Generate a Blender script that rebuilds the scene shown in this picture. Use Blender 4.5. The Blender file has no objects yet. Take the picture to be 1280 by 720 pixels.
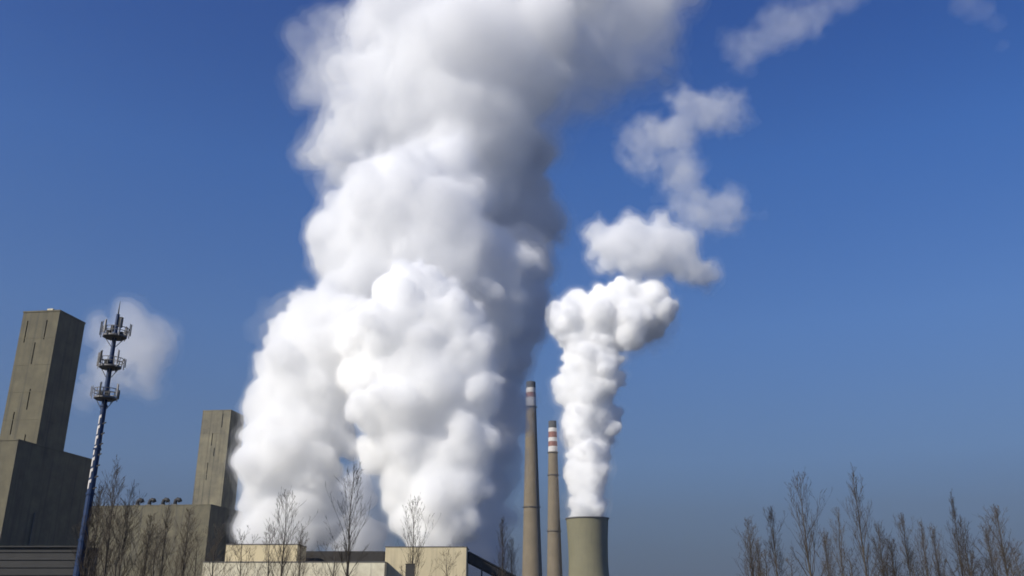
import bpy, math, random
import numpy as np
from mathutils import Vector, Matrix

sc = bpy.context.scene
R = math.radians

# ---------------------------------------------------------------- camera
F_PX, PITCH, CAM_Z = 1120.0, R(19.65), 2.0
cam_d = bpy.data.cameras.new('camera')
cam = bpy.data.objects.new('camera', cam_d)
sc.collection.objects.link(cam)
cam.location = (0, 0, CAM_Z)
cam.rotation_euler = (R(90) + PITCH, 0, 0)
cam_d.sensor_width = 36.0
cam_d.lens = 36.0 * F_PX / 1280.0
cam_d.clip_end = 30000
cam_d.clip_start = 0.1
sc.camera = cam

# ---------------------------------------------------------------- sky and sun
SUN_AZ, SUN_EL = R(49), R(32)          # azimuth: to the left of straight behind the camera
sun_vec = Vector((-math.sin(SUN_AZ) * math.cos(SUN_EL), -math.cos(SUN_AZ) * math.cos(SUN_EL), math.sin(SUN_EL)))
world = bpy.data.worlds.new('World')
sc.world = world
world.use_nodes = True
wn, wl = world.node_tree.nodes, world.node_tree.links
wn.clear()
out = wn.new('ShaderNodeOutputWorld')
bg = wn.new('ShaderNodeBackground')
sky = wn.new('ShaderNodeTexSky')
sky.sky_type = 'NISHITA'
sky.sun_disc = False
sky.sun_elevation = SUN_EL
sky.sun_rotation = math.atan2(sun_vec.x, sun_vec.y)
sky.altitude = 1000
sky.air_density = 1.0
sky.dust_density = 0.3
sky.ozone_density = 3.0
# smog layer of the sky: a tint by height above the horizon, the same all the way round
SMOG = [(0.0, (0.131, 0.133, 0.168)), (0.0352, (0.145, 0.148, 0.187)), (0.0564, (0.178, 0.175, 0.207)), (0.0978, (0.263, 0.259, 0.293)), (0.1484, (0.371, 0.409, 0.486)), (0.1997, (0.402, 0.468, 0.583)), (0.2854, (0.424, 0.563, 0.762)), (0.3697, (0.368, 0.567, 0.851)), (0.4505, (0.314, 0.573, 0.943)), (0.5405, (0.227, 0.476, 0.898)), (0.6058, (0.184, 0.425, 0.888)), (1.0, (0.056, 0.307, 0.79))]
tcw = wn.new('ShaderNodeTexCoord')
sep = wn.new('ShaderNodeSeparateXYZ')
wl.new(tcw.outputs['Generated'], sep.inputs[0])
ramp = wn.new('ShaderNodeValToRGB')
while len(ramp.color_ramp.elements) < len(SMOG): ramp.color_ramp.elements.new(0.5)
for el_, (pos, col) in zip(ramp.color_ramp.elements, SMOG):
    el_.position = pos; el_.color = (*col, 1)
mulw = wn.new('ShaderNodeMix'); mulw.data_type = 'RGBA'; mulw.blend_type = 'MULTIPLY'; mulw.inputs[0].default_value = 1.0
wl.new(sep.outputs[2], ramp.inputs[0])
wl.new(sky.outputs[0], mulw.inputs[6]); wl.new(ramp.outputs[0], mulw.inputs[7])
wl.new(mulw.outputs[2], bg.inputs[0])
bg.inputs[1].default_value = 0.115
wl.new(bg.outputs[0], out.inputs[0])

sun_d = bpy.data.lights.new('sun', 'SUN')
sun_d.energy = 5.0
sun_d.angle = R(0.5)
sun_d.color = (1.0, 0.94, 0.83)
sun = bpy.data.objects.new('sun', sun_d)
sc.collection.objects.link(sun)
sun.rotation_euler = sun_vec.to_track_quat('Z', 'Y').to_euler()

sc.view_settings.view_transform = 'Standard'
sc.view_settings.look = 'None'
sc.view_settings.exposure = 0.2
sc.view_settings.gamma = 1.0
sc.view_settings.use_curve_mapping = False
cy = sc.cycles
cy.max_bounces = 44
cy.diffuse_bounces = 3
cy.glossy_bounces = 3
cy.volume_bounces = 44
cy.transparent_max_bounces = 128
cy.use_denoising = True
cy.denoiser = 'OPENIMAGEDENOISE'
cy.use_adaptive_sampling = True
cy.adaptive_threshold = 0.02
cy.sample_clamp_indirect = 4.0
cy.filter_width = 1.7
cy.caustics_reflective = False
cy.caustics_refractive = False

# ---------------------------------------------------------------- measuring helpers
SP, CP = math.sin(PITCH), math.cos(PITCH)
def ray(px, py):
    x, y = (px - 640) / F_PX, (360 - py) / F_PX
    return np.array([x, CP - y * SP, SP + y * CP])
def P(px, py, Y):
    r = ray(px, py)
    return np.array([0, 0, CAM_Z]) + r * (Y / r[1])
def PZ(px, py, Z):
    r = ray(px, py)
    return np.array([0, 0, CAM_Z]) + r * ((Z - CAM_Z) / r[2])
def scale_at(px, py, Y):              # metres per pixel there
    r = ray(px, py)
    return (Y / r[1]) / F_PX

# ---------------------------------------------------------------- object helpers
def tag(o, label=None, cat=None, group=None, kind=None):
    if label: o['label'] = label
    if cat: o['category'] = cat
    if group: o['group'] = group
    if kind: o['kind'] = kind
    return o
def empty(name, loc=(0, 0, 0), rz=0.0):
    o = bpy.data.objects.new(name, None)
    sc.collection.objects.link(o)
    o.location = loc
    o.rotation_euler = (0, 0, rz)
    o.empty_display_size = 0.5
    return o
def mesh_np(name, V, Q, mat=None, parent=None, smooth=False):
    """V (n,3), Q (m,k) with k = 3 or 4"""
    V = np.asarray(V, np.float32); Q = np.asarray(Q, np.int32)
    me = bpy.data.meshes.new(name)
    k = Q.shape[1]
    me.vertices.add(len(V)); me.vertices.foreach_set('co', V.ravel())
    me.loops.add(Q.size); me.loops.foreach_set('vertex_index', Q.ravel())
    me.polygons.add(len(Q))
    me.polygons.foreach_set('loop_start', np.arange(0, Q.size, k, dtype=np.int32))
    me.polygons.foreach_set('loop_total', np.full(len(Q), k, np.int32))
    if smooth: me.polygons.foreach_set('use_smooth', np.ones(len(Q), bool))
    me.update(calc_edges=True)
    if mat: me.materials.append(mat)
    o = bpy.data.objects.new(name, me)
    sc.collection.objects.link(o)
    if parent: o.parent = parent
    return o
class MB:
    """collects boxes, tubes and lathes into one mesh"""
    def __init__(s): s.v, s.f = [], []
    def add(s, v, f):
        b = len(s.v); s.v += [tuple(p) for p in v]; s.f += [tuple(i + b for i in q) for q in f]
    def box(s, x0, x1, y0, y1, z0, z1):
        v = [(x, y, z) for z in (z0, z1) for y in (y0, y1) for x in (x0, x1)]
        s.add(v, [(0, 2, 3, 1), (4, 5, 7, 6), (0, 1, 5, 4), (2, 6, 7, 3), (0, 4, 6, 2), (1, 3, 7, 5)]); return s
    def bar(s, a, b, w, h=None, up=(0, 0, 1)):
        a, b = Vector(a), Vector(b); h = h or w
        d = (b - a).normalized(); up = Vector(up)
        if abs(d.dot(up)) > .98: up = Vector((0, 1, 0))
        x = d.cross(up).normalized(); y = x.cross(d)
        v = [p + x * i * w / 2 + y * j * h / 2 for p in (a, b) for j in (-1, 1) for i in (-1, 1)]
        s.add(v, [(0, 2, 3, 1), (4, 5, 7, 6), (0, 1, 5, 4), (2, 6, 7, 3), (0, 4, 6, 2), (1, 3, 7, 5)]); return s
    def tube(s, pts, rad, n=8, cap=True):
        pts = [Vector(p) for p in pts]
        if not hasattr(rad, '__len__'): rad = [rad] * len(pts)
        b = len(s.v); ref = Vector((0.31, 0.9, 0.2))
        for i, p in enumerate(pts):
            d = (pts[min(i + 1, len(pts) - 1)] - pts[max(i - 1, 0)]).normalized()
            x = d.cross(ref).normalized(); y = d.cross(x)
            for k in range(n):
                a = 2 * math.pi * k / n
                s.v.append(tuple(p + (x * math.cos(a) + y * math.sin(a)) * rad[i]))
        for i in range(len(pts) - 1):
            for k in range(n):
                k2 = (k + 1) % n
                s.f.append((b + i * n + k, b + i * n + k2, b + (i + 1) * n + k2, b + (i + 1) * n + k))
        if cap:
            s.f.append(tuple(b + k for k in range(n))[::-1]); s.f.append(tuple(b + (len(pts) - 1) * n + k for k in range(n)))
        return s
    def lathe(s, prof, n=48, cx=0, cy=0, closed=False):
        b = len(s.v); m = len(prof)
        for r, z in prof:
            for k in range(n):
                a = 2 * math.pi * k / n
                s.v.append((cx + r * math.cos(a), cy + r * math.sin(a), z))
        for i in range(m if closed else m - 1):
            j = (i + 1) % m
            for k in range(n):
                k2 = (k + 1) % n
                s.f.append((b + i * n + k, b + i * n + k2, b + j * n + k2, b + j * n + k))
        return s
    def build(s, name, mat, parent=None, smooth=False):
        me = bpy.data.meshes.new(name)
        me.from_pydata(s.v, [], s.f); me.update()
        if smooth: me.polygons.foreach_set('use_smooth', np.ones(len(me.polygons), bool))
        me.materials.append(mat)
        o = bpy.data.objects.new(name, me)
        sc.collection.objects.link(o)
        if parent: o.parent = parent
        return o

# ---------------------------------------------------------------- materials
def material(name, c1, c2, rough=0.85, scale=0.25, streak=0.0, streak_col=(0.03, 0.03, 0.03), bump=0.15, fine=6.0, metal=0.0, spec=0.3):
    """two-tone noise paint / concrete with vertical run-off stains"""
    m = bpy.data.materials.new(name); m.use_nodes = True
    n, l = m.node_tree.nodes, m.node_tree.links
    b = n['Principled BSDF']
    b.inputs['Roughness'].default_value = rough
    b.inputs['Metallic'].default_value = metal
    b.inputs['Specular IOR Level'].default_value = spec
    tc = n.new('ShaderNodeTexCoord')
    a = n.new('ShaderNodeTexNoise'); a.inputs['Scale'].default_value = scale; a.inputs['Detail'].default_value = 8; a.inputs['Roughness'].default_value = .65
    l.new(tc.outputs['Object'], a.inputs['Vector'])
    ra = n.new('ShaderNodeMapRange'); ra.inputs[1].default_value = .3; ra.inputs[2].default_value = .7
    l.new(a.outputs[0], ra.inputs[0])
    mx = n.new('ShaderNodeMix'); mx.data_type = 'RGBA'
    mx.inputs[6].default_value = (*c1, 1); mx.inputs[7].default_value = (*c2, 1)
    l.new(ra.outputs[0], mx.inputs[0])
    col = mx.outputs[2]
    if streak > 0:
        mp = n.new('ShaderNodeMapping'); mp.inputs['Scale'].default_value = (0.9, 0.9, 0.035)
        l.new(tc.outputs['Object'], mp.inputs[0])
        s = n.new('ShaderNodeTexNoise'); s.inputs['Scale'].default_value = 1.0; s.inputs['Detail'].default_value = 5
        l.new(mp.outputs[0], s.inputs['Vector'])
        rs = n.new('ShaderNodeMapRange'); rs.inputs[1].default_value = .52; rs.inputs[2].default_value = .75; rs.inputs[4].default_value = streak
        l.new(s.outputs[0], rs.inputs[0])
        mx2 = n.new('ShaderNodeMix'); mx2.data_type = 'RGBA'; mx2.inputs[7].default_value = (*streak_col, 1)
        l.new(col, mx2.inputs[6]); l.new(rs.outputs[0], mx2.inputs[0])
        col = mx2.outputs[2]
    l.new(col, b.inputs['Base Color'])
    f = n.new('ShaderNodeTexNoise'); f.inputs['Scale'].default_value = fine; f.inputs['Detail'].default_value = 6
    l.new(tc.outputs['Object'], f.inputs['Vector'])
    bp = n.new('ShaderNodeBump'); bp.inputs['Strength'].default_value = bump; bp.inputs['Distance'].default_value = .1
    l.new(f.outputs[0], bp.inputs['Height']); l.new(bp.outputs[0], b.inputs['Normal'])
    return m
M = {}
M['concrete'] = material('old_concrete', (.165, .147, .095), (.10, .09, .062), scale=.2, streak=.7, streak_col=(.06, .057, .05))
M['concrete2'] = material('stained_concrete', (.27, .24, .155), (.10, .093, .075), scale=.09, streak=.8, streak_col=(.05, .047, .042))
M['cream'] = material('cream_render', (.62, .53, .34), (.50, .43, .28), scale=.15, streak=.35, streak_col=(.25, .21, .15))
M['pale'] = material('pale_render', (.74, .69, .52), (.52, .47, .34), scale=.3, streak=.5, streak_col=(.25, .22, .17))
M['coping'] = material('grey_coping', (.16, .15, .14), (.11, .105, .10))
M['glass'] = material('dark_glass', (.012, .013, .015), (.02, .02, .02), rough=.3, bump=.02)
M['dark'] = material('dark_steel', (.022, .022, .022), (.035, .033, .03), rough=.6)  # this dark colour also carries the slatted shed's shade
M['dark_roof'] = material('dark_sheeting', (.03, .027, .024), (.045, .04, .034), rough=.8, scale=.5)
M['chim'] = material('chimney_concrete', (.21, .17, .112), (.16, .13, .085), scale=.06, streak=.35, streak_col=(.11, .10, .08))
M['chim_top'] = material('sooty_concrete', (.10, .10, .10), (.07, .07, .07))
M['white'] = material('white_paint', (.62, .59, .56), (.50, .47, .44), rough=.6)
M['red'] = material('faded_red_paint', (.27, .13, .10), (.20, .10, .08), rough=.6)
M['tower'] = material('cooling_tower_concrete', (.215, .198, .12), (.172, .16, .098), scale=.05, streak=.3, streak_col=(.12, .11, .08))
M['blue'] = material('blue_paint', (.014, .034, .095), (.010, .025, .07), rough=.45, scale=2)
M['steel'] = material('galvanised_steel', (.19, .18, .175), (.13, .125, .12), rough=.5, metal=.3, scale=2)
M['antenna'] = material('grey_plastic', (.30, .29, .28), (.22, .21, .20), rough=.5, scale=2)
M['bark'] = material('poplar_bark', (.085, .072, .055), (.05, .043, .034), scale=1.5, fine=20)
M['twig'] = material('bare_twig', (.070, .054, .038), (.045, .036, .026), scale=1.5, bump=0)
M['ground'] = material('dry_ground', (.065, .057, .043), (.045, .042, .032), scale=.05, fine=3, bump=.4)

# ---------------------------------------------------------------- ground
GR = 6000
gm = MB()
N = 40
xs = [math.copysign(abs(t) ** 2.2, t) * GR for t in np.linspace(-1, 1, N)]
for j in range(N):
    for i in range(N):
        gm.v.append((xs[i], xs[j], 0.0 if math.hypot(xs[i], xs[j]) < 700 else random.Random(i * 97 + j).uniform(-.6, .0)))
for j in range(N - 1):
    for i in range(N - 1):
        gm.f.append((j * N + i, j * N + i + 1, (j + 1) * N + i + 1, (j + 1) * N + i))
tag(gm.build('ground', M['ground']), 'flat dry ground of the works', None, None, 'structure')

# ---------------------------------------------------------------- buildings
def wall_front(mb, x0, x1, z0, z1, y, holes, depth=.45):
    """front wall in plane y (facing -y) with real rectangular recesses"""
    X = sorted({x0, x1, *[h[0] for h in holes], *[h[1] for h in holes]})
    Z = sorted({z0, z1, *[h[2] for h in holes], *[h[3] for h in holes]})
    for a, b in zip(X, X[1:]):
        for c, d in zip(Z, Z[1:]):
            if any(h[0] <= a and b <= h[1] and h[2] <= c and d <= h[3] for h in holes): continue
            mb.add([(a, y, c), (b, y, c), (b, y, d), (a, y, d)], [(0, 1, 2, 3)])
    for a, b, c, d in holes:
        q = y + depth
        mb.add([(a, y, c), (b, y, c), (b, y, d), (a, y, d), (a, q, c), (b, q, c), (b, q, d), (a, q, d)],
               [(0, 4, 5, 1), (1, 5, 6, 2), (2, 6, 7, 3), (3, 7, 4, 0), (4, 7, 6, 5)])
def shell(mb, x0, x1, y0, y1, z0, z1):
    """the other five faces of a block"""
    v = [(x, y, z) for z in (z0, z1) for y in (y0, y1) for x in (x0, x1)]
    mb.add(v, [(0, 2, 3, 1), (4, 5, 7, 6), (2, 6, 7, 3), (0, 4, 6, 2), (1, 3, 7, 5)])
GRID = R(-7.6)                       # the works stand on one grid, turned a little from the view
def to_local(root_loc, p, rz=GRID):
    d = np.asarray(p) - np.asarray(root_loc)
    c, s = math.cos(-rz), math.sin(-rz)
    return np.array([c * d[0] - s * d[1], s * d[0] + c * d[1], d[2]])
def on_plane(root_loc, px, py, yl, rz=GRID):
    """point of the front plane (local y = yl) seen at a pixel, local coordinates"""
    o = to_local(root_loc, (0, 0, CAM_Z), rz); t = to_local(root_loc, np.array([0, 0, CAM_Z]) + ray(px, py), rz) - o
    return o + t * ((yl - o[1]) / t[1])
def parapet(parent, x0, x1, y0, y1, z, mat, h=.35, t=.4, o=.12):
    m = MB()
    m.box(x0 - o, x1 + o, y0 - o, y0 - o + t, z, z + h); m.box(x0 - o, x1 + o, y1 + o - t, y1 + o, z, z + h)
    m.box(x0 - o, x0 - o + t, y0 - o + t, y1 + o - t, z, z + h); m.box(x1 + o - t, x1 + o, y0 - o + t, y1 + o - t, z, z + h)
    return m.build('parapet', mat, parent)

# tall tower on a block, left
rl = np.array([-118.1, 222.5, 0])
b1 = empty('coal_tower', rl, GRID)
tag(b1, 'taller stained concrete tower with slit windows rising from a dark block, far left', 'building')
slits = [(35, 401, 428), (59, 400, 424), (44, 428, 455), (38, 486, 512), (18, 515, 543), (32, 543, 551)]
holes = []
for x, ya, yb in slits:
    a = on_plane(rl, x, ya, 0); b = on_plane(rl, x, yb, 0)
    a2 = on_plane(rl, x - 4, yb, 0)
    xm = a[0]
    holes.append((round(xm - .16, 3), round(xm + .16, 3), round(b[2], 3), round(a[2], 3)))
m = MB(); wall_front(m, -10.3, 0, 38, 75, 0, holes); shell(m, -10.3, 0, 0, 11.3, 38, 75)
t1 = m.build('tower', M['concrete'], b1)
for h in holes:
    MB().box(h[0] + .004, h[1] - .004, .30, .36, h[2] + .004, h[3] - .004).build('window', M['glass'], t1)
parapet(t1, -10.3, 0, 0, 11.3, 75.003, M['concrete'], .4)
for zj in (46.5, 53.6, 60.7, 67.9):
    MB().box(-10.33, .03, -.04, 0, zj, zj + .16).box(0, .03, .001, 11.3, zj, zj + .16).build('joint_band', M['concrete'], t1)
MB().tube([(.35, 3.5, 0), (.35, 3.5, 24)], .16, 8).build('downpipe', M['coping'], b1)
MB().box(-4.6, -3.0, 1.2, 2.6, 75.004, 76.3).build('roof_box', M['pale'], t1)
m = MB(); wall_front(m, -32, .15, 0, 40, -7, []); shell(m, -32, .15, -7, 25.5, 0, 40)
k1 = m.build('base_block', M['concrete'], b1)
parapet(k1, -32, .15, -7, 25.5, 40.003, M['concrete'], .3)
MB().box(.16, 4.5, 14, 25.3, 0, 13.5).build('annex', M['dark_roof'], b1)  # annex stands in shade, put into its dark colour

# long block with tower, behind
rl = np.array([-132.3, 416.9, 0])
b2 = empty('bunker_building', rl, GRID)
tag(b2, 'lower concrete tower on a long blank block with roof vents, left of the steam', 'building')
slits2 = [(279, 517, 534), (266, 541, 557), (260, 578, 600), (268, 560, 570)]
holes = []
for x, ya, yb in slits2:
    a = on_plane(rl, x, ya, 0); b = on_plane(rl, x, yb, 0)
    holes.append((round(a[0] - .2, 3), round(a[0] + .2, 3), round(b[2], 3), round(a[2], 3)))
H2 = 89.6
m = MB(); wall_front(m, -14, 0, 43, H2, 0, holes); shell(m, -14, 0, 0, 15, 43, H2)
t2 = m.build('tower', M['concrete2'], b2)
for h in holes:
    MB().box(h[0] + .004, h[1] - .004, .30, .36, h[2] + .004, h[3] - .004).build('window', M['glass'], t2)
parapet(t2, -14, 0, 0, 15, H2 + .003, M['concrete2'], .4)
for py in (541, 593):
    z = on_plane(rl, 268, py, 0)[2]
    MB().box(-14.04, .04, -.07, 0, z - .18, z + .18).build('joint_band', M['concrete2'], t2)
m = MB(); wall_front(m, -75, .15, 0, 45, -10.5, []); shell(m, -75, .15, -10.5, 24, 0, 45)
k2 = m.build('long_block', M['concrete'], b2)
parapet(k2, -75, .15, -10.5, 24, 45.003, M['concrete'], .35)
for px in (172, 187, 204, 219):
    p = on_plane(rl, px, 628, -6)
    vm = MB().tube([(p[0], -6, 45), (p[0], -6, 46.9), (p[0] + .25, -6, 47.8), (p[0] + 1.0, -6, 48.3), (p[0] + 1.9, -6, 48.1), (p[0] + 2.3, -6, 47.2)], [.85, .85, .85, .85, .9, 1.0], 12)
    vent = vm.build('roof_vent', M['dark'], k2, True)
    MB().box(p[0] - 1.15, p[0] + 1.15, -7.15, -4.85, 45.36, 46.0).build('vent_base', M['coping'], vent)
MB().box(.16, 2.2, 8, 22, 0, 42.5).build('side_shaft', M['concrete'], b2)

# low buildings in front of the steam
def low_block(name, label, x0, x1, Y, H, depth, mat, cat='building', coping=True, joints=0):
    e = empty(name, ((x0 + x1) / 2, Y, 0)); tag(e, label, cat)
    hx = (x1 - x0) / 2
    w = MB().box(-hx, hx, 0, depth, 0, H).build('wall', mat, e)
    if joints:
        for i in range(1, joints):
            x = -hx + 2 * hx * i / joints
            MB().box(x - .12, x + .12, -.06, 0, 0, H - .02).build('pilaster', mat, w)
    if coping:
        parapet(w, -hx, hx, 0, depth, H + .003, M['coping'], .28, .5, .15)
    return e
yl = 306
low_block('low_hall', 'long low pale hall with a flat roof behind the bare trees', P(254, 703, yl)[0], P(481, 703, yl)[0], yl, P(360, 703, yl)[2], 9, M['pale'], joints=14)
low_block('square_block', 'cream block with a flat roof above the low hall, under the left steam column', P(283, 681, 316)[0], P(372, 681, 316)[0], 316, P(330, 681, 316)[2], 14, M['cream'], joints=5)
low_block('square_block', 'cream flat roofed block with dark coping under the right steam column', P(482, 684, 312)[0], P(583, 684, 312)[0], 312, P(530, 684, 312)[2], 16, M['cream'], joints=3)
low_block('dark_shed', 'shade-dark shed in the gap between the two cream blocks', P(374, 687, 334)[0], P(480, 687, 334)[0], 334, P(430, 689, 334)[2], 10, M['dark_roof'], coping=False)  # recess in shade; the shade is put into the dark colour

# sloping gallery on trestles, right of the cream block
g0, g1 = P(584, 690, 322), P(668, 734, 334)
gal = empty('conveyor_gallery', (g0[0], g0[1], 0)); tag(gal, 'dark sloping conveyor gallery running down to the right of the cream block', 'conveyor')
a = Vector((0, 0, g0[2])); b = Vector((g1[0] - g0[0], g1[1] - g0[1], g1[2]))
MB().bar(a + Vector((0, 0, -1.9)), b + Vector((0, 0, -1.9)), 3.2, 2.4).build('housing', M['dark_roof'], gal)
MB().bar(a + Vector((0, 0, -.1)), b + Vector((0, 0, -.1)), 3.7, .35).build('roof', M['dark'], gal)
nseg = 9
for i in range(nseg + 1):
    q = a.lerp(b, i / nseg)
    for s in (-1, 1):
        tr = MB().bar(q + Vector((0, s * 1.75, -3.4)), q + Vector((0, s * 1.75, -.1)), .22)
        if i < nseg:
            q2 = a.lerp(b, (i + 1) / nseg)
            tr.bar(q + Vector((0, s * 1.75, -3.4)), q2 + Vector((0, s * 1.75, -.3)), .16)
        tr.build('truss_post', M['dark'], gal)
for i in (2, 5, 8):
    q = a.lerp(b, i / nseg)
    MB().bar(q + Vector((-.2, -1.5, -3.2)), (q.x - .2, q.y - 2.3, 0), .4).bar(q + Vector((-.2, 1.5, -3.2)), (q.x - .2, q.y + 2.3, 0), .4).build('trestle', M['dark'], gal)

# slatted shed at the lower left, its shade put into the dark colour
sY = 185
s0, s1 = P(-30, 682, sY), P(99, 686, sY)
sh = empty('slatted_shed', (s0[0], sY, 0), 0); tag(sh, 'dark low slatted shed at the foot of the leftmost block', 'shed')
W, Hs = s1[0] - s0[0], P(50, 684, sY)[2]
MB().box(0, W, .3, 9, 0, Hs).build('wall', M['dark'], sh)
for i in range(9):
    z = Hs - .5 - i * 1.45
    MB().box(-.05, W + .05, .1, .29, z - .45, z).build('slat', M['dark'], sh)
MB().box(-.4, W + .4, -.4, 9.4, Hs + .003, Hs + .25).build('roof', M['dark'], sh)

# ---------------------------------------------------------------- chimneys
def chimney(px, top_py, wtop, wbot, H, label, bands, ring_py, seams):
    r = ray(px, top_py); k = (H - CAM_Z) / r[2]
    x, y = r[0] * k, r[1] * k
    D = math.hypot(x, y)
    mpp = (y / r[1]) / F_PX
    rt = wtop / 2 * mpp
    rb = wbot / 2 * D / math.cos(R(0)) / F_PX
    e = empty('chimney_stack', (x, y, 0)); tag(e, label, 'chimney', 'tall concrete chimney stacks')
    rad = lambda z: rb + (rt - rb) * (z / H) ** .85
    def zpix(py):
        rr = ray(px, py); return CAM_Z + rr[2] * y / rr[1]
    zs = np.linspace(0, H, 40)
    MB().lathe([(rad(z), z) for z in zs] + [(rad(H) - .6, H), (rad(H) - .6, H - 8)], 40).build('shaft', M['chim'], e, True)
    for y0, y1, mk in bands:
        za, zb = zpix(y1), zpix(y0)
        MB().lathe([(rad(za) + .004, za), (rad(za) + .06, za), (rad(zb) + .06, zb), (rad(zb) + .004, zb)], 40).build('painted_band', M[mk], e)
    for py in ring_py:
        z = zpix(py)
        pf = MB().lathe([(rad(z) + .02, z - .35), (rad(z) + 1.0, z - .25), (rad(z) + 1.0, z), (rad(z) + .02, z)], 32).build('gallery', M['coping'], e)
        rl_ = MB().lathe([(rad(z) + .92, z + 1.1), (rad(z) + 1.0, z + 1.1), (rad(z) + 1.0, z + 1.2), (rad(z) + .92, z + 1.2)], 32, closed=True)
        for q in range(16):
            t = 2 * math.pi * q / 16
            rl_.bar(((rad(z) + .95) * math.cos(t), (rad(z) + .95) * math.sin(t), z), ((rad(z) + .95) * math.cos(t), (rad(z) + .95) * math.sin(t), z + 1.12), .07)
        rl_.build('railing', M['steel'], pf)
    lad = MB()
    for s in (-.25, .25):
        lad.bar((rad(0) * .55 + s, -rad(0) * .87 - .1, 2), (rad(H) * .55 + s, -rad(H) * .87 - .15, H), .07)
    lad.build('ladder', M['steel'], e)
    return e
chimney(663.5, 478, 11.5, 27, 200, 'nearer and taller chimney with two white bands around a dark red one at the top', [(477.5, 485, 'chim_top'), (485.2, 491, 'white'), (491.2, 497, 'red'), (497.2, 508, 'white')], [634, 509], [])
chimney(690.5, 527, 9.8, 21, 200, 'farther and shorter looking chimney with red and white bands, nearest the cooling tower', [(526.5, 535, 'chim_top'), (535.2, 540, 'white'), (540.2, 547, 'red'), (547.2, 552, 'white'), (552.2, 558, 'red'), (558.2, 565, 'white')], [664, 594, 566], [])

# ---------------------------------------------------------------- cooling tower
CTY = 1000.0
c = P(734, 648, CTY); mpp = scale_at(734, 648, CTY)
Hc = c[2]; rt = 26.5 * mpp
ct = empty('cooling_tower', (c[0], CTY, 0)); tag(ct, 'squat hyperbolic concrete cooling tower with flared rim below the narrow steam column', 'cooling tower')
zth, rth = Hc * .52, rt * .915
def crad(z):
    if z > zth: return math.sqrt(rth ** 2 + ((z - zth) / (Hc - zth)) ** 2 * (rt ** 2 - rth ** 2))
    return math.sqrt(rth ** 2 + ((zth - z) / zth) ** 2 * ((rt * 1.18) ** 2 - rth ** 2))
prof = [(crad(z), z) for z in np.linspace(7, Hc, 48)]
prof += [(crad(z) - .8, z) for z in np.linspace(Hc, 7, 20)]
shellm = MB().lathe(prof, 96, closed=True).build('shell', M['tower'], ct, True)
MB().lathe([(rt + .01, Hc - 1.1), (rt + .9, Hc - .9), (rt + .9, Hc + .1), (rt - .9, Hc + .1), (rt - .9, Hc + .003), (rt + .01, Hc + .003)], 96).build('rim', M['coping'], ct)
for q in range(36):
    t0 = 2 * math.pi * q / 36; t1_ = 2 * math.pi * (q + .5) / 36; t2_ = 2 * math.pi * (q + 1) / 36
    ra, rb_ = crad(7) + 1.2, crad(7) - .4
    MB().bar((ra * math.cos(t0), ra * math.sin(t0), 0), (rb_ * math.cos(t1_), rb_ * math.sin(t1_), 7.2), .7).bar((ra * math.cos(t2_), ra * math.sin(t2_), 0), (rb_ * math.cos(t1_), rb_ * math.sin(t1_), 7.2), .7).build('column', M['chim'], ct)

# ---------------------------------------------------------------- telecom mast
MY = 100.0
mp_ = P(97, 720, MY)
mast = empty('telecom_mast', (mp_[0], MY, 0)); tag(mast, 'slim blue telecom mast with three antenna platforms and white marks', 'mast')
mz = lambda py: P(640 + (97 - 640), py, MY)[2]
def mz(py):
    r = ray(100 + (720 - py) * 53 / 342.0, py); return CAM_Z + r[2] * MY / r[1]
ztop, zwhip = mz(393), mz(376)
prad = lambda z: .52 + (.20 - .52) * z / ztop
pole = MB().lathe([(prad(z), z) for z in np.linspace(0, ztop, 30)] + [(.02, ztop + .02)], 12).build('pole', M['blue'], mast)
for z in np.linspace(4, ztop - 6, 6):
    MB().lathe([(prad(z) + .002, z - .1), (prad(z) + .09, z - .1), (prad(z) + .09, z + .1), (prad(z) + .002, z + .1)], 12).build('flange', M['blue'], pole)
MB().tube([(0, 0, ztop), (0, 0, ztop + .9), (0, 0, zwhip)], [.09, .05, .018], 6).build('lightning_rod', M['dark'], mast)
rng = random.Random(5)
# white marks painted up the face of the pole
for i, py in enumerate((527, 540, 553, 566, 580, 594, 608)):
    z = mz(py); m = MB()
    for (za, zb, aa, ab) in ((z + .24, z + .60, -2.35, -1.45), (z - .34, z + .26, -2.35, -1.85)):
        st = []
        for k in range(5):
            an = R(-90) + (aa + R(90) + (ab - aa) * k / 4)
            rr = prad(z) + .012
            st.append((an, rr))
        b0 = len(m.v)
        for an, rr in st:
            for zz in (za, zb):
                for d in (0, .02): m.v.append(((rr + d) * math.cos(an), (rr + d) * math.sin(an), zz + .18 * (an - aa)))
        for k in range(4):
            o = b0 + k * 4
            m.f += [(o + 1, o + 5, o + 7, o + 3), (o, o + 2, o + 6, o + 4), (o, o + 4, o + 5, o + 1), (o + 2, o + 3, o + 7, o + 6)]
        o = b0; m.f.append((o, o + 1, o + 3, o + 2)); o = b0 + 16; m.f.append((o, o + 2, o + 3, o + 1))
    m.build('white_mark', M['white'], pole)
    MB().bar((prad(z) * .8, -prad(z) * .5, z - .3), (prad(z) + .28, -prad(z) * .6, z - .12), .12).build('step', M['dark'], pole)
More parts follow.
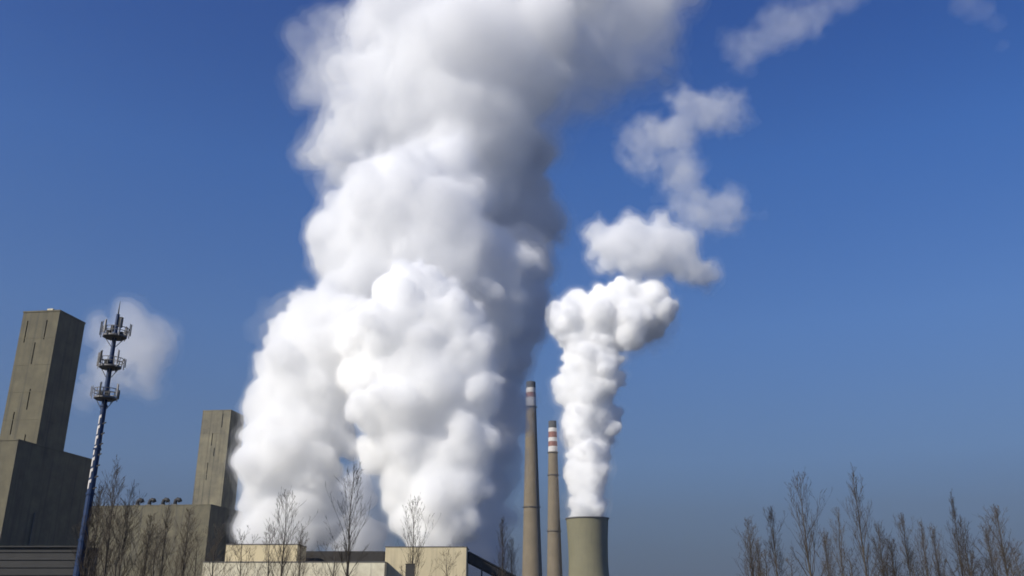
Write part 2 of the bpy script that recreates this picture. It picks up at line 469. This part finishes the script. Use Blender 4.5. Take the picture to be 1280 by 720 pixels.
for pi_, py in enumerate((423, 461, 500)):
    z = mz(py); rp = (1.32, 1.22, 1.22)[pi_]; r0 = prad(z)
    plat = MB().lathe([(r0 + .02, z), (rp - .25, z - .02), (rp, z + .12), (rp, z + .3), (rp - .08, z + .3), (rp - .3, z + .1), (r0 + .02, z + .1)], 24).build('platform', M['steel'], mast)
    rm = MB()
    for hz, rr in ((.75, rp + .05), (1.15, rp + .12)):
        rm.lathe([(rr - .035, z + hz), (rr + .035, z + hz), (rr + .035, z + hz + .07), (rr - .035, z + hz + .07)], 24, closed=True)
    for q in range(12):
        t = 2 * math.pi * (q + .3) / 12
        rm.bar((rp * math.cos(t), rp * math.sin(t), z + .28), ((rp + .12) * math.cos(t), (rp + .12) * math.sin(t), z + 1.2), .06)
    rm.build('railing', M['steel'], plat)
    for q in range(4):
        t = 2 * math.pi * q / 4 + .4
        MB().bar((r0 * math.cos(t), r0 * math.sin(t), z - 1.0), ((rp - .35) * math.cos(t), (rp - .35) * math.sin(t), z - .04), .08).build('brace', M['steel'], plat)
    nant = (6, 5, 5)[pi_]
    for q in range(nant):
        t = 2 * math.pi * (q + .15 + .3 * pi_) / nant
        rx = rp + .22; hz = rng.uniform(1.3, 2.0)
        an = MB().bar((rx * math.cos(t), rx * math.sin(t), z + .05), (rx * math.cos(t), rx * math.sin(t), z + hz + .1), .07)
        x, y = (rx + .14) * math.cos(t), (rx + .14) * math.sin(t)
        an.bar((x, y, z + .35), (x, y, z + hz), .15, .09, (math.cos(t), math.sin(t), 0))
        an.bar((rp * math.cos(t), rp * math.sin(t), z + .8), (rx * math.cos(t), rx * math.sin(t), z + .8), .05)
        an.build('antenna', M['antenna'] if q % 3 else M['dark'], plat)
    for q in range(2):
        t = 1.0 + 2.4 * q + pi_
        MB().box((rp - .6) * math.cos(t) - .22, (rp - .6) * math.cos(t) + .22, (rp - .6) * math.sin(t) - .18, (rp - .6) * math.sin(t) + .18, z + .31, z + .95).build('radio_box', M['dark'], plat)
    # cable tail under the platform
    MB().bar(((rp - .1) * .8, -.4, z - .5), ((rp - .1) * .8, -.4, z), .07).build('cable_tail', M['dark'], plat)
zt = mz(405)
MB().box(.28, .62, -.2, .2, zt - .4, zt + .8).build('radio_box', M['dark'], mast)
MB().box(-.55, -.27, -.2, .2, zt - .9, zt - .2).build('radio_box', M['dark'], mast)

# small dark board on a post
bd = P(512.5, 713, 70); e = empty('dark_board', (bd[0], 70, 0), R(-8)); tag(e, 'small dark square board on a post in front of the cream block', 'sign')
mp2 = scale_at(512, 713, 70)
MB().box(-5.6 * mp2, 5.6 * mp2, -.05, .05, bd[2] - 8 * mp2, bd[2] + 7 * mp2).build('panel', M['dark'], e)
MB().box(-6.1 * mp2, 6.1 * mp2, -.07, .07, bd[2] + 7 * mp2 + .002, bd[2] + 7 * mp2 + .06).build('cap', M['dark_roof'], e)
MB().tube([(0, .1, 0), (0, .1, bd[2] + 5 * mp2)], .06, 8).build('post', M['dark'], e)

# ---------------------------------------------------------------- bare trees
def grow(seed, H, lean=0.04, spread=.42, nb=26, start=.14, twigs=5, style='poplar'):
    rg = random.Random(seed)
    trunk, crown = MB(), MB()
    n = 9; pts = []; x = y = 0.0
    for i in range(n + 1):
        pts.append(Vector((x, y, H * i / n))); x += rg.gauss(0, lean) * H / n; y += rg.gauss(0, lean) * H / n
    r0 = H * .0095
    rads = [max(.012, r0 * (1 - i / n) ** .9 + .008) for i in range(n + 1)]
    trunk.tube(pts, rads, 7)
    def at(t):
        q = t * n; i = min(int(q), n - 1); return pts[i].lerp(pts[i + 1], q - i), rads[i] + (rads[i + 1] - rads[i]) * (q - i)
    def limb(p, d, L, r, lvl):
        k = 5 if lvl == 0 else 3
        q = p.copy(); pp = [q.copy()]
        for i in range(k):
            up = .22 if lvl == 0 else .14
            d = (d + Vector((rg.gauss(0, .13), rg.gauss(0, .13), rg.gauss(.0, .08) + up * .55))).normalized()
            q = q + d * L / k; pp.append(q.copy())
        rr = [max(.0105, r * (1 - i / (k + .4))) for i in range(k + 1)]
        crown.tube(pp, rr, 4 if lvl == 0 else 3, False)
        if lvl < 2:
            m_ = twigs + 1 + rg.randint(0, 2) if lvl == 0 else rg.randint(2, 4)
            for j in range(m_):
                t = rg.uniform(.18, .98); i = min(int(t * k), k - 1)
                s = pp[i].lerp(pp[i + 1], t * k - i)
                dd = (pp[i + 1] - pp[i]).normalized()
                az = rg.uniform(0, 2 * math.pi)
                side = Vector((math.cos(az), math.sin(az), rg.uniform(-.1, .6)))
                limb(s, (dd + side * rg.uniform(.35, .8)).normalized(), L * rg.uniform(.28, .5) * (1.15 - .5 * t), rr[i] * .55, lvl + 1)
    for j in range(nb):
        t = start + (0.97 - start) * ((j + rg.random()) / nb) ** .9
        p, r = at(t); az = j * 2.4 + rg.uniform(-.5, .5)
        tilt = spread * rg.uniform(.7, 1.25) * (1.1 - .45 * t)
        d = Vector((math.cos(az) * math.sin(tilt), math.sin(az) * math.sin(tilt), math.cos(tilt)))
        L = H * (.40 * (1 - t) ** .62 + .05) * rg.uniform(.7, 1.25)
        limb(p, d, L, max(.011, r * .42), 0)
    return trunk, crown
protos = {}
def proto(key, **kw):
    t, c_ = grow(**kw)
    protos[key] = (t, c_, kw['H'])
proto('a', seed=1, H=16, spread=.5, nb=26, twigs=5)
proto('b', seed=2, H=16, spread=.34, nb=30, twigs=6, start=.1)
proto('c', seed=3, H=16, spread=.62, nb=22, twigs=5, start=.2, lean=.06)
proto('d', seed=4, H=16, spread=.24, nb=32, twigs=6, start=.08)
proto('e', seed=7, H=16, spread=.75, nb=16, twigs=4, start=.25, lean=.07)
proto('f', seed=21, H=16, spread=.30, nb=28, twigs=7, start=.18, lean=.05)
proto('g', seed=22, H=16, spread=.40, nb=24, twigs=7, start=.12, lean=.06)
proto('h', seed=23, H=16, spread=.20, nb=34, twigs=7, start=.06, lean=.03)
pm = {}
def tree(key, px, top_py, Y, label, group, rz, sxy=1.0):
    top = P(px, top_py, Y)
    if key not in pm:
        t, c_, H = protos[key]
        to = t.build('trunk', M['bark']); co = c_.build('crown', M['twig'])
        pm[key] = (to.data, co.data, H)
        bpy.data.objects.remove(to); bpy.data.objects.remove(co)
    td, cd, H = pm[key]
    s = top[2] / H
    e = empty('bare_tree', (top[0], Y, 0), rz); e.scale = (s * sxy, s * sxy, s)
    tag(e, label, 'tree', group)
    for nm, d in (('trunk', td), ('crown', cd)):
        o = bpy.data.objects.new(nm, d); sc.collection.objects.link(o); o.parent = e
    return e
gl = 'bare trees in front of the works'
TL = [('b', 146, 592, 98, 'tallest bare tree just right of the blue mast', .3, 1.0), ('d', 128, 612, 104, 'narrow bare tree closest to the right side of the blue mast', 2.1, 1.2),
      ('b', 166, 618, 112, 'bare tree right of the tallest one by the mast, below the roof vents', 4.0, 1.1), ('d', 188, 648, 110, 'short slender bare tree before the long block, left of a similar pair', 1.0, 1.3),
      ('b', 213, 640, 116, 'bare tree before the middle of the long concrete block', 5.0, 1.0), ('d', 236, 640, 120, 'slender bare tree before the right end of the long concrete block', .7, 1.2),
      ('c', 274, 662, 84, 'bushy low bare tree before the left end of the pale hall', 2.8, 1.3), ('e', 306, 668, 80, 'short spreading bare tree before the left cream block', 1.9, 1.3),
      ('a', 360, 622, 82, 'forked bare tree before the left steam column', .2, 1.05), ('c', 338, 664, 88, 'low bare tree left of the forked one before the left steam', 4.4, 1.2),
      ('a', 441, 592, 86, 'tall bare tree in the gap between the two steam columns', 3.6, .9), ('e', 418, 680, 90, 'small bare shrub-like tree left of the tall one between the steam columns', 5.2, 1.5),
      ('a', 519, 630, 78, 'bare tree before the right steam column and cream block', 5.6, .95), ('e', 560, 690, 84, 'lowest bare tree before the right half of the cream block', .9, 1.4),
      ('d', 628, 652, 250, 'slim dark poplar left of the nearer chimney', 1.2, .9), ('d', 640, 676, 252, 'shorter slim poplar between the slim one and the nearer chimney', 3.3, .9)]
TL += [('b', 118, 640, 100, 'bare tree hard against the foot of the blue mast', 5.5, 1.3), ('c', 156, 650, 94, 'low bushy bare tree at the foot of the tallest one by the mast', 1.4, 1.5), ('c', 200, 668, 100, 'low bushy bare tree before the middle of the long block', 3.1, 1.5),
       ('e', 250, 672, 92, 'low spreading bare tree where the long block meets the pale hall', 2.2, 1.5), ('b', 380, 668, 86, 'short bare tree right of the forked one, before the left cream block', 4.8, 1.2)]
for k, px, py, Y, lab, rz, sx in TL: tree(k, px, py, Y, lab, gl, rz, sx)
gr = 'row of bare poplars at right'
ords = ['first', 'second', 'third', 'fourth', 'fifth', 'sixth', 'seventh', 'eighth', 'ninth', 'tenth', 'eleventh', 'twelfth', 'thirteenth', 'fourteenth', 'fifteenth', 'sixteenth', 'seventeenth', 'eighteenth', 'nineteenth', 'twentieth']
TR = [('d', 934, 652, 190, 1.2), ('d', 947, 682, 210, 1.1), ('d', 964, 640, 185, .9), ('a', 1000, 600, 170, 1.05), ('d', 1030, 668, 200, 1.0), ('b', 1047, 640, 195, .8), ('b', 1070, 598, 172, .85),
      ('d', 1096, 658, 190, 1.1), ('d', 1112, 676, 215, 1.4), ('d', 1128, 648, 185, .9), ('d', 1150, 655, 200, .9), ('d', 1165, 662, 195, .9), ('b', 1188, 628, 178, .8), ('d', 1206, 656, 190, 1.2),
      ('d', 1232, 660, 195, 1.1), ('d', 1246, 638, 180, 1.3), ('c', 1268, 690, 210, 1.6), ('c', 1222, 700, 220, 1.8)]
TR.sort(key=lambda t: t[1])
for i, (k, px, py, Y, sx) in enumerate(TR):
    k = {'d': 'dhfdhbg'[i % 7], 'b': 'bfg'[i % 3]}.get(k, k)
    tree(k, px, py, Y, f'bare poplar, {ords[i]} from the left in the row at lower right', gr, i * 1.7, sx)

sord = ['first', 'second', 'third', 'fourth', 'fifth', 'sixth', 'seventh', 'eighth']
for i, (px, py, k) in enumerate([(956, 692, 'c'), (988, 698, 'e'), (1058, 690, 'c'), (1104, 696, 'g'), (1140, 694, 'c'), (1178, 700, 'e'), (1212, 692, 'g'), (1258, 688, 'c')]):
    tree(k, px, py, 165, f'low twiggy shrub at the foot of the right hand poplars, {sord[i]} from the left', 'shrubs under the poplar row', i * 2.3 + .4, 2.0)

# ---------------------------------------------------------------- steam
def spline_w(n, h, scale, off):
    """cubic B-spline weights from a coarse lattice to n samples"""
    t = np.arange(n) * (h / scale) + off
    i = np.floor(t).astype(int); f = t - i
    L = int(i.max()) + 4
    Wm = np.zeros((n, L), np.float32)
    w = [(1 - f) ** 3 / 6, (3 * f ** 3 - 6 * f ** 2 + 4) / 6, (-3 * f ** 3 + 3 * f ** 2 + 3 * f + 1) / 6, f ** 3 / 6]
    for k in range(4): Wm[np.arange(n), i + k] = w[k]
    return Wm
def noise3(shape, h, scale, rg):
    Ws = [spline_w(n, h, scale, rg.random()) for n in shape]
    A = rg.standard_normal([w.shape[1] for w in Ws]).astype(np.float32)
    A = np.tensordot(Ws[0], A, (1, 0))
    A = np.tensordot(A, Ws[1], (1, 1)).transpose(0, 2, 1)
    A = np.tensordot(A, Ws[2], (2, 1))
    return A * 1.7
def fbm(shape, h, scale, rg, octv=3, gain=.5):
    o = 0; a = 1.0
    for k in range(octv):
        s = scale / 2 ** k
        if s < 1.5 * h: break
        o = o + a * noise3(shape, h, s, rg); a *= gain
    return o
def surface_nets(F, org, h):
    ins = F < 0
    c = [ins[i:F.shape[0] - 1 + i, j:F.shape[1] - 1 + j, k:F.shape[2] - 1 + k] for i in (0, 1) for j in (0, 1) for k in (0, 1)]
    s = np.zeros(c[0].shape, np.int8)
    for q in c: s += q
    act = (s > 0) & (s < 8)
    I = np.argwhere(act)
    off = np.array([(i, j, k) for i in (0, 1) for j in (0, 1) for k in (0, 1)])
    val = np.stack([F[I[:, 0] + o[0], I[:, 1] + o[1], I[:, 2] + o[2]] for o in off], 1)
    acc = np.zeros((len(I), 3), np.float32); cnt = np.zeros(len(I), np.float32)
    for a in range(8):
        for b in range(a + 1, 8):
            if np.abs(off[a] - off[b]).sum() != 1: continue
            x = (val[:, a] < 0) != (val[:, b] < 0)
            t = np.where(x, val[:, a] / np.where(x, val[:, a] - val[:, b], 1), 0)
            acc += np.where(x, 1, 0)[:, None] * (off[a] + t[:, None] * (off[b] - off[a])); cnt += x
    V = (I + acc / cnt[:, None]) * h + org
    idx = np.full(act.shape, -1, np.int32); idx[act] = np.arange(len(I))
    Q = []
    for ax in range(3):
        u, v = (ax + 1) % 3, (ax + 2) % 3
        sl0 = [slice(None)] * 3; sl1 = [slice(None)] * 3
        sl0[ax] = slice(0, -1); sl1[ax] = slice(1, None)
        E_ = np.argwhere(ins[tuple(sl0)] != ins[tuple(sl1)])
        E_ = E_[(E_[:, u] > 0) & (E_[:, v] > 0) & (E_[:, u] < F.shape[u] - 1) & (E_[:, v] < F.shape[v] - 1)]
        flip = ins[tuple(E_.T)]
        def cell(du, dv):
            q = E_.copy(); q[:, u] -= du; q[:, v] -= dv; return idx[tuple(q.T)]
        quad = np.stack([cell(1, 1), cell(0, 1), cell(0, 0), cell(1, 0)], 1)
        quad[~flip] = quad[~flip][:, ::-1]
        Q.append(quad)
    return V, np.concatenate(Q)

def steam_mat(name, dens, col=(.995, .995, .995), aniso=0.0):
    m = bpy.data.materials.new(name); m.use_nodes = True
    n, l = m.node_tree.nodes, m.node_tree.links
    n.clear()
    o = n.new('ShaderNodeOutputMaterial'); v = n.new('ShaderNodeVolumePrincipled')
    v.inputs['Density Attribute'].default_value = ''
    v.inputs['Color'].default_value = (*col, 1); v.inputs['Density'].default_value = dens; v.inputs['Anisotropy'].default_value = aniso
    l.new(v.outputs[0], o.inputs['Volume'])
    return m

def steam(name, label, puffs, Y, shells, h, seed, child=(20, 8), wob=1.0, yjit=.35, cat='steam', knead=.9, zmin=None, soft=1.0):
    """puffs: (px, py, r_px[, dY]) measured billows at depth Y; shells: [(part name, offset m, noise m, material)] from core out"""
    rg = np.random.default_rng(seed)
    C, Rr = [], []
    for p in puffs:
        dY = p[3] if len(p) > 3 else 0
        yy = Y + dY
        s = scale_at(p[0], p[1], yy)
        C.append(P(p[0], p[1], yy) + np.array([0, rg.uniform(-1, 1) * yjit * p[2] * s, 0])); Rr.append(p[2] * s * .92)
    C = np.array(C); Rr = np.array(Rr)
    pad = max(o + 1.2 * z for _, o, z, _ in shells) + 3.0 * wob + 3 * h
    lo = (C - Rr[:, None] * 1.35).min(0) - pad; hi = (C + Rr[:, None] * 1.35).max(0) + pad
    shape = tuple(np.ceil((hi - lo) / h).astype(int))
    band = pad + 2
    F = np.full(shape, band, np.float32)
    ax = [lo[k] + np.arange(shape[k]) * h for k in range(3)]
    def stamp(c, r, k):
        sl = []
        for d in range(3):
            a = int(max(0, math.floor((c[d] - r - band - lo[d]) / h))); b = int(min(shape[d], math.ceil((c[d] + r + band - lo[d]) / h) + 1))
            if b <= a: return
            sl.append(slice(a, b))
        d = np.sqrt((ax[0][sl[0]] - c[0])[:, None, None] ** 2 + (ax[1][sl[1]] - c[1])[None, :, None] ** 2 + (ax[2][sl[2]] - c[2])[None, None, :] ** 2).astype(np.float32) - r
        B = F[tuple(sl)]
        hh = np.maximum(k - np.abs(B - d), 0) / k
        F[tuple(sl)] = np.minimum(B, d) - hh * hh * k * .25
    def look(q):
        i = [min(shape[d] - 1, max(0, int((q[d] - lo[d]) / h))) for d in range(3)]; return F[tuple(i)]
    for c, r in zip(C, Rr): stamp(c, r, r * .25 + .01)
    def sprout(Cs, Rs, n, fr, emb, kk, inside):
        kk = kk * soft
        oc, orr = [], []
        for c, r in zip(Cs, Rs):
            v = rg.standard_normal((n, 3)); v /= np.linalg.norm(v, axis=1)[:, None]
            for d in v:
                rr = r * rg.uniform(*fr)
                q = c + d * r * emb
                if rr < 1.3 * h or look(q) < -inside * r: continue
                oc.append(q); orr.append(rr)
        for q, rr in zip(oc, orr): stamp(q, rr, rr * kk)
        return oc, orr
    c1, r1 = sprout(C, Rr, child[0], (.2, .6), .88, .2, .35)
    c2, r2 = sprout(c1, r1, child[1], (.22, .55), .92, .18, .3)
    # knead: warp the field by turbulence
    wx = [fbm(shape, h, 14 * wob, rg, 3, .5) for _ in range(3)]
    G = [np.clip(np.arange(shape[d], dtype=np.float32).reshape([-1 if q == d else 1 for q in range(3)]) + wx[d] * (knead * wob / h), 0, shape[d] - 1.001) for d in range(3)]
    del wx
    i0 = [g.astype(np.int32) for g in G]; fr = [g - i for g, i in zip(G, i0)]
    out_ = 0
    for a in (0, 1):
        for b in (0, 1):
            for c_ in (0, 1):
                w = (fr[0] if a else 1 - fr[0]) * (fr[1] if b else 1 - fr[1]) * (fr[2] if c_ else 1 - fr[2])
                out_ = out_ + w * F[i0[0] + a, i0[1] + b, i0[2] + c_]
    F = out_
    root = None
    base = C[np.argmin(C[:, 2])].copy()
    e = empty(name, (base[0], base[1], 0)); tag(e, label, cat)
    fine = fbm(shape, h, 6 * wob, rg, 4, .6)
    big = fbm(shape, h, 18 * wob, rg, 5, .62) if any(z for _, _, z, _ in shells) else 0
    for nm, offs, nz, mat in shells:
        K = F - offs + fine * (.65 * wob) + (big * nz if nz else 0)
        if zmin: K[:, :, :max(1, int((zmin - lo[2]) / h))] = 1
        K[0] = K[-1] = 1; K[:, 0] = K[:, -1] = 1; K[:, :, 0] = K[:, :, -1] = 1
        V, Q = surface_nets(K, lo, h)
        lb = np.arange(len(V))
        Ea = np.concatenate([Q[:, 0], Q[:, 1], Q[:, 2]]); Eb = np.concatenate([Q[:, 1], Q[:, 2], Q[:, 3]])
        for _ in range(60):
            old = lb.copy()
            np.minimum.at(lb, Ea, old[Eb]); np.minimum.at(lb, Eb, old[Ea]); lb = lb[lb]; lb = lb[lb]
            if np.array_equal(old, lb): break
        cnt = np.bincount(lb, minlength=len(V))
        keep = cnt[lb] >= max(200, .02 * len(V))
        Q = Q[keep[Q].all(1)]; re_ = np.cumsum(keep) - 1; Q = re_[Q]; V = V[keep]
        V = V - np.array([base[0], base[1], 0])
        mesh_np(nm, V, Q, mat, e)
        print('STEAM', name, nm, shape, len(Q))
    return e

import time as _t
_t0 = _t.time()
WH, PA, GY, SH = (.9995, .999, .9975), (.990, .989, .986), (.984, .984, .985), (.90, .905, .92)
SM = {k: steam_mat('steam_' + k, d, c_) for k, (d, c_) in {
    'dense': (.26, WH), 'dense_rim': (.05, WH), 'dense_veil': (.008, WH),
    'left': (.18, PA), 'left_rim': (.04, PA), 'left_veil': (.008, PA),
    'mid': (.11, GY), 'mid_rim': (.030, GY), 'mid_veil': (.009, GY),
    'top': (.055, GY), 'top_rim': (.022, GY), 'top_veil': (.006, GY),
    'shade': (.10, SH), 'shade_rim': (.024, SH), 'shade_veil': (.003, SH),  # part of the curtain's shade is put into this absorbing colour
    'far': (.20, WH), 'far_rim': (.024, WH), 'far_veil': (.004, WH),
    'puff': (.05, WH), 'puff_rim': (.016, WH), 'puff_veil': (.004, PA), 'edge': (.014, GY), 'edge_rim': (.008, GY), 'soft': (.017, GY),
    'wisp': (.008, PA), 'wisp_rim': (.005, PA), 'wisp_veil': (.0025, PA), 'trace': (.0016, PA)}.items()}

A = [(355, 655, 44), (328, 628, 28), (385, 630, 42), (340, 590, 38), (392, 590, 38), (340, 552, 32), (372, 545, 46), (412, 545, 36, 5), (355, 500, 40), (400, 500, 52), (372, 455, 42), (362, 425, 30, 6),
     (412, 440, 50), (395, 398, 34, 8), (435, 405, 36, 8), (435, 490, 32, 8)]
steam('steam_plume', 'front left column of white steam rising behind the low hall', A, 358, [('core', 0, .3, SM['left']), ('rim', .9, .7, SM['left_rim']), ('veil', 2.4, 1.6, SM['left_veil'])], .75, 11, child=(15, 6), soft=1.5)
B = [(545, 668, 42), (515, 650, 28), (575, 650, 28), (548, 620, 46), (508, 606, 34), (582, 600, 32), (535, 565, 52), (585, 560, 38), (492, 560, 36), (600, 545, 22), (503, 515, 46), (550, 510, 50), (478, 520, 28),
     (520, 465, 50), (575, 470, 38), (590, 445, 28), (478, 455, 38), (535, 415, 52), (570, 405, 34), (492, 405, 46), (505, 362, 38), (530, 370, 36), (465, 420, 36), (455, 465, 28), (595, 490, 30), (560, 440, 44)]
steam('steam_plume', 'brightest column of white steam above the right cream block', B, 345, [('core', 0, .2, SM['dense']), ('rim', .8, .6, SM['dense_rim']), ('veil', 2.0, 1.4, SM['dense_veil'])], .7, 12, child=(14, 7), soft=1.6)
Cc = [(408, 292, 30), (440, 310, 42), (420, 328, 32), (450, 270, 44), (500, 270, 58, -6), (480, 225, 42), (540, 225, 48), (550, 285, 58, -8), (583, 235, 30), (600, 315, 54), (628, 338, 34), (605, 372, 52), (560, 350, 66), (480, 340, 58),
      (630, 385, 34), (600, 430, 44, 10), (520, 420, 60, 10), (440, 380, 44, 5), (540, 475, 50, 6), (588, 485, 36, 10), (560, 530, 40, 8), (520, 540, 40, 0)]  # last billows added unseen behind the bright column to shade the curtain
steam('steam_cloud', 'middle billow of grey white steam above the two front columns', Cc, 405, [('core', 0, .8, SM['mid']), ('rim', 1.5, 1.4, SM['mid_rim']), ('veil', 3.5, 2.4, SM['mid_veil'])], .95, 13, wob=1.25, child=(13, 5), soft=1.6)
D = [(398, 192, 26, -10), (420, 180, 36, -14), (455, 150, 50, -10), (425, 212, 26, -20), (510, 150, 64, -4), (478, 92, 44, -8), (540, 70, 64, -16), (580, 150, 70, 0), (600, 55, 76, -14), (615, 180, 50, 4), (650, 95, 56, -4), (680, 45, 54, 0),
     (520, 10, 66, -8), (600, -40, 90, -4), (690, -50, 80, 6), (465, 40, 36, 0), (560, 200, 52, -14), (600, 230, 40, 0), (470, 205, 36, -22), (440, 95, 26, -4)]
steam('steam_cloud', 'uppermost mass of grey white steam leaving the top of the picture', D, 448, [('core', -2.5, 2.2, SM['top']), ('rim', 1.0, 3.0, SM['top_rim']), ('veil', 5.0, 4.5, SM['top_veil'])], 1.2, 14, wob=1.5, knead=1.3, child=(16, 6), soft=1.5)
DR = [(690, 70, 60), (740, 35, 66), (790, 25, 56), (825, 30, 34), (770, 85, 46), (720, 110, 44), (680, 130, 44), (805, 85, 32), (660, 185, 36), (650, 235, 34), (780, -50, 80), (840, -20, 40), (760, 125, 28), (815, 120, 16)]
steam('steam_cloud', 'thin grey trailing edge of steam at the top, right of the uppermost mass', DR, 478, [('core', -4, 3.0, SM['edge']), ('rim', 0, 4.0, SM['edge_rim']), ('veil', 5.0, 5.0, SM['wisp_veil'])], 1.5, 34, wob=1.9, knead=1.5)
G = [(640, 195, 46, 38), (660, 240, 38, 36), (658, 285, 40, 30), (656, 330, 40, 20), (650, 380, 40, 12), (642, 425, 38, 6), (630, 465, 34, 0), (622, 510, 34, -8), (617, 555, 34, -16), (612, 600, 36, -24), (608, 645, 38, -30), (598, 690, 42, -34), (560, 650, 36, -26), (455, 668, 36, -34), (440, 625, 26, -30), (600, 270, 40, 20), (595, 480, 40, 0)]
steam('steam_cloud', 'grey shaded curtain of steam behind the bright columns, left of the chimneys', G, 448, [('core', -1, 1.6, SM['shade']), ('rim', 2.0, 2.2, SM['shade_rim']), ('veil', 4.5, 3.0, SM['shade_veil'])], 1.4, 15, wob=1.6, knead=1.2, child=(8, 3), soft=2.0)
J = [(172, 425, 36), (190, 440, 28), (150, 450, 32), (185, 468, 24), (130, 468, 26), (120, 420, 20), (112, 490, 18)]
steam('steam_cloud', 'soft grey puff of steam behind the blue mast', J, 620, [('core', -3, 3.0, SM['soft']), ('rim', 1, 3.5, SM['edge']), ('veil', 5, 4.0, SM['wisp_veil'])], 1.6, 16, wob=1.8, knead=1.3)
W = [(385, 70, 26), (372, 60, 18), (400, 100, 26), (410, 60, 28), (420, 30, 22), (392, 125, 18)]
steam('steam_wisp', 'thin wisp of steam at the upper left edge of the big cloud', W, 452, [('core', -1, 2.6, SM['edge']), ('rim', 2, 3.2, SM['edge_rim']), ('veil', 5, 4.0, SM['wisp_veil'])], 1.4, 17, wob=1.5, knead=1.5)
W2 = [(338, 412, 22), (326, 425, 15), (350, 395, 22), (345, 440, 20)]
steam('steam_wisp', 'faint grey wisp on the left shoulder of the front left column', W2, 385, [('core', -1, 2.0, SM['shade_rim']), ('veil', 2, 2.5, SM['wisp'])], 1.1, 37, wob=1.3, knead=1.3)

E_ = [(734, 640, 20), (733, 625, 20), (736, 606, 22), (734, 586, 24), (741, 566, 25), (735, 545, 28), (728, 525, 24), (744, 520, 27), (738, 498, 33), (725, 482, 26), (752, 478, 24), (735, 455, 30), (728, 436, 24), (750, 440, 24),
      (715, 405, 27), (702, 408, 14), (740, 396, 34), (775, 388, 34), (808, 378, 28), (825, 385, 18), (785, 408, 26), (810, 405, 20, 20)]
steam('steam_plume', 'narrow bright steam column with a mushroom head above the cooling tower', E_, CTY, [('core', 0, 0, SM['far']), ('rim', 2.0, 1.4, SM['far_rim']), ('veil', 5.5, 3.5, SM['far_veil'])], 1.5, 48, wob=1.5, zmin=Hc + .4)
EW = [(805, 420, 18), (825, 412, 18), (835, 400, 14), (790, 436, 14), (700, 490, 16), (690, 486, 10)]
steam('steam_wisp', 'grey wisp trailing under the mushroom head of the cooling tower plume', EW, CTY + 25, [('core', -1, 4, SM['edge_rim']), ('veil', 4, 5, SM['wisp_veil'])], 1.7, 49, wob=1.8, knead=1.8)
Fp = [(745, 288, 18), (742, 315, 15), (765, 303, 28), (795, 310, 34), (830, 310, 34), (855, 325, 26), (875, 338, 20), (790, 330, 26), (760, 328, 20)]
steam('steam_cloud', 'small compact white puff floating above the mushroom head', Fp, 1010, [('core', -5, 2.8, SM['puff']), ('rim', -1, 3.8, SM['puff_rim']), ('veil', 4, 5.5, SM['puff_veil'])], 1.6, 19, wob=1.6, knead=1.8)
Gp = [(780, 178, 18), (800, 185, 30), (822, 175, 26), (850, 165, 32), (880, 145, 32), (905, 148, 24), (852, 126, 20), (838, 205, 26), (853, 228, 26), (866, 250, 25), (885, 268, 28), (912, 266, 24), (895, 285, 16)]
steam('steam_wisp', 'torn pale wisp of steam above the compact puff', Gp, 1020, [('core', -6, 6.5, SM['wisp']), ('rim', -2, 7, SM['wisp_rim']), ('veil', 3, 7.5, SM['wisp_veil'])], 1.6, 20, wob=1.4, knead=2.4)
Hp = [(915, 52, 12), (935, 60, 14), (955, 45, 20), (975, 35, 24), (1000, 20, 26), (1025, 8, 26), (1050, -10, 26), (925, 85, 11)]
steam('steam_wisp', 'thin wisp of steam at the top edge right of the big cloud', Hp, 1050, [('core', -4, 5, SM['wisp_veil']), ('rim', 1, 6.0, SM['wisp_veil']), ('veil', 5, 7, SM['trace'])], 1.9, 21, wob=1.9, knead=2.2)
Ip = [(1205, 8, 14), (1222, 22, 13), (1240, 38, 13), (1250, 50, 9)]
steam('steam_wisp', 'faint short streak of steam in the upper right corner', Ip, 1100, [('core', 0, 6.0, SM['trace']), ('veil', 5, 6.0, SM['trace'])], 2.0, 22, wob=2.0, knead=2.0)
print('STEAM time', _t.time() - _t0)

# ---------------------------------------------------------------- haze
hz = MB().box(-6200, 6200, -6200, 6200, -2.0, 960).build('haze', None or M['ground'])
hz.data.materials.clear()
hm = bpy.data.materials.new('haze_air'); hm.use_nodes = True
n, l = hm.node_tree.nodes, hm.node_tree.links; n.clear()
o = n.new('ShaderNodeOutputMaterial'); v = n.new('ShaderNodeVolumePrincipled')
v.inputs['Color'].default_value = (.48, .60, .78, 1)
v.inputs['Density'].default_value = .0001
v.inputs['Density Attribute'].default_value = ''
v.inputs['Anisotropy'].default_value = .45
l.new(v.outputs[0], o.inputs['Volume'])
hz.data.materials.append(hm)
tag(hz, 'pale blue winter haze over the whole works', None, None, 'stuff')
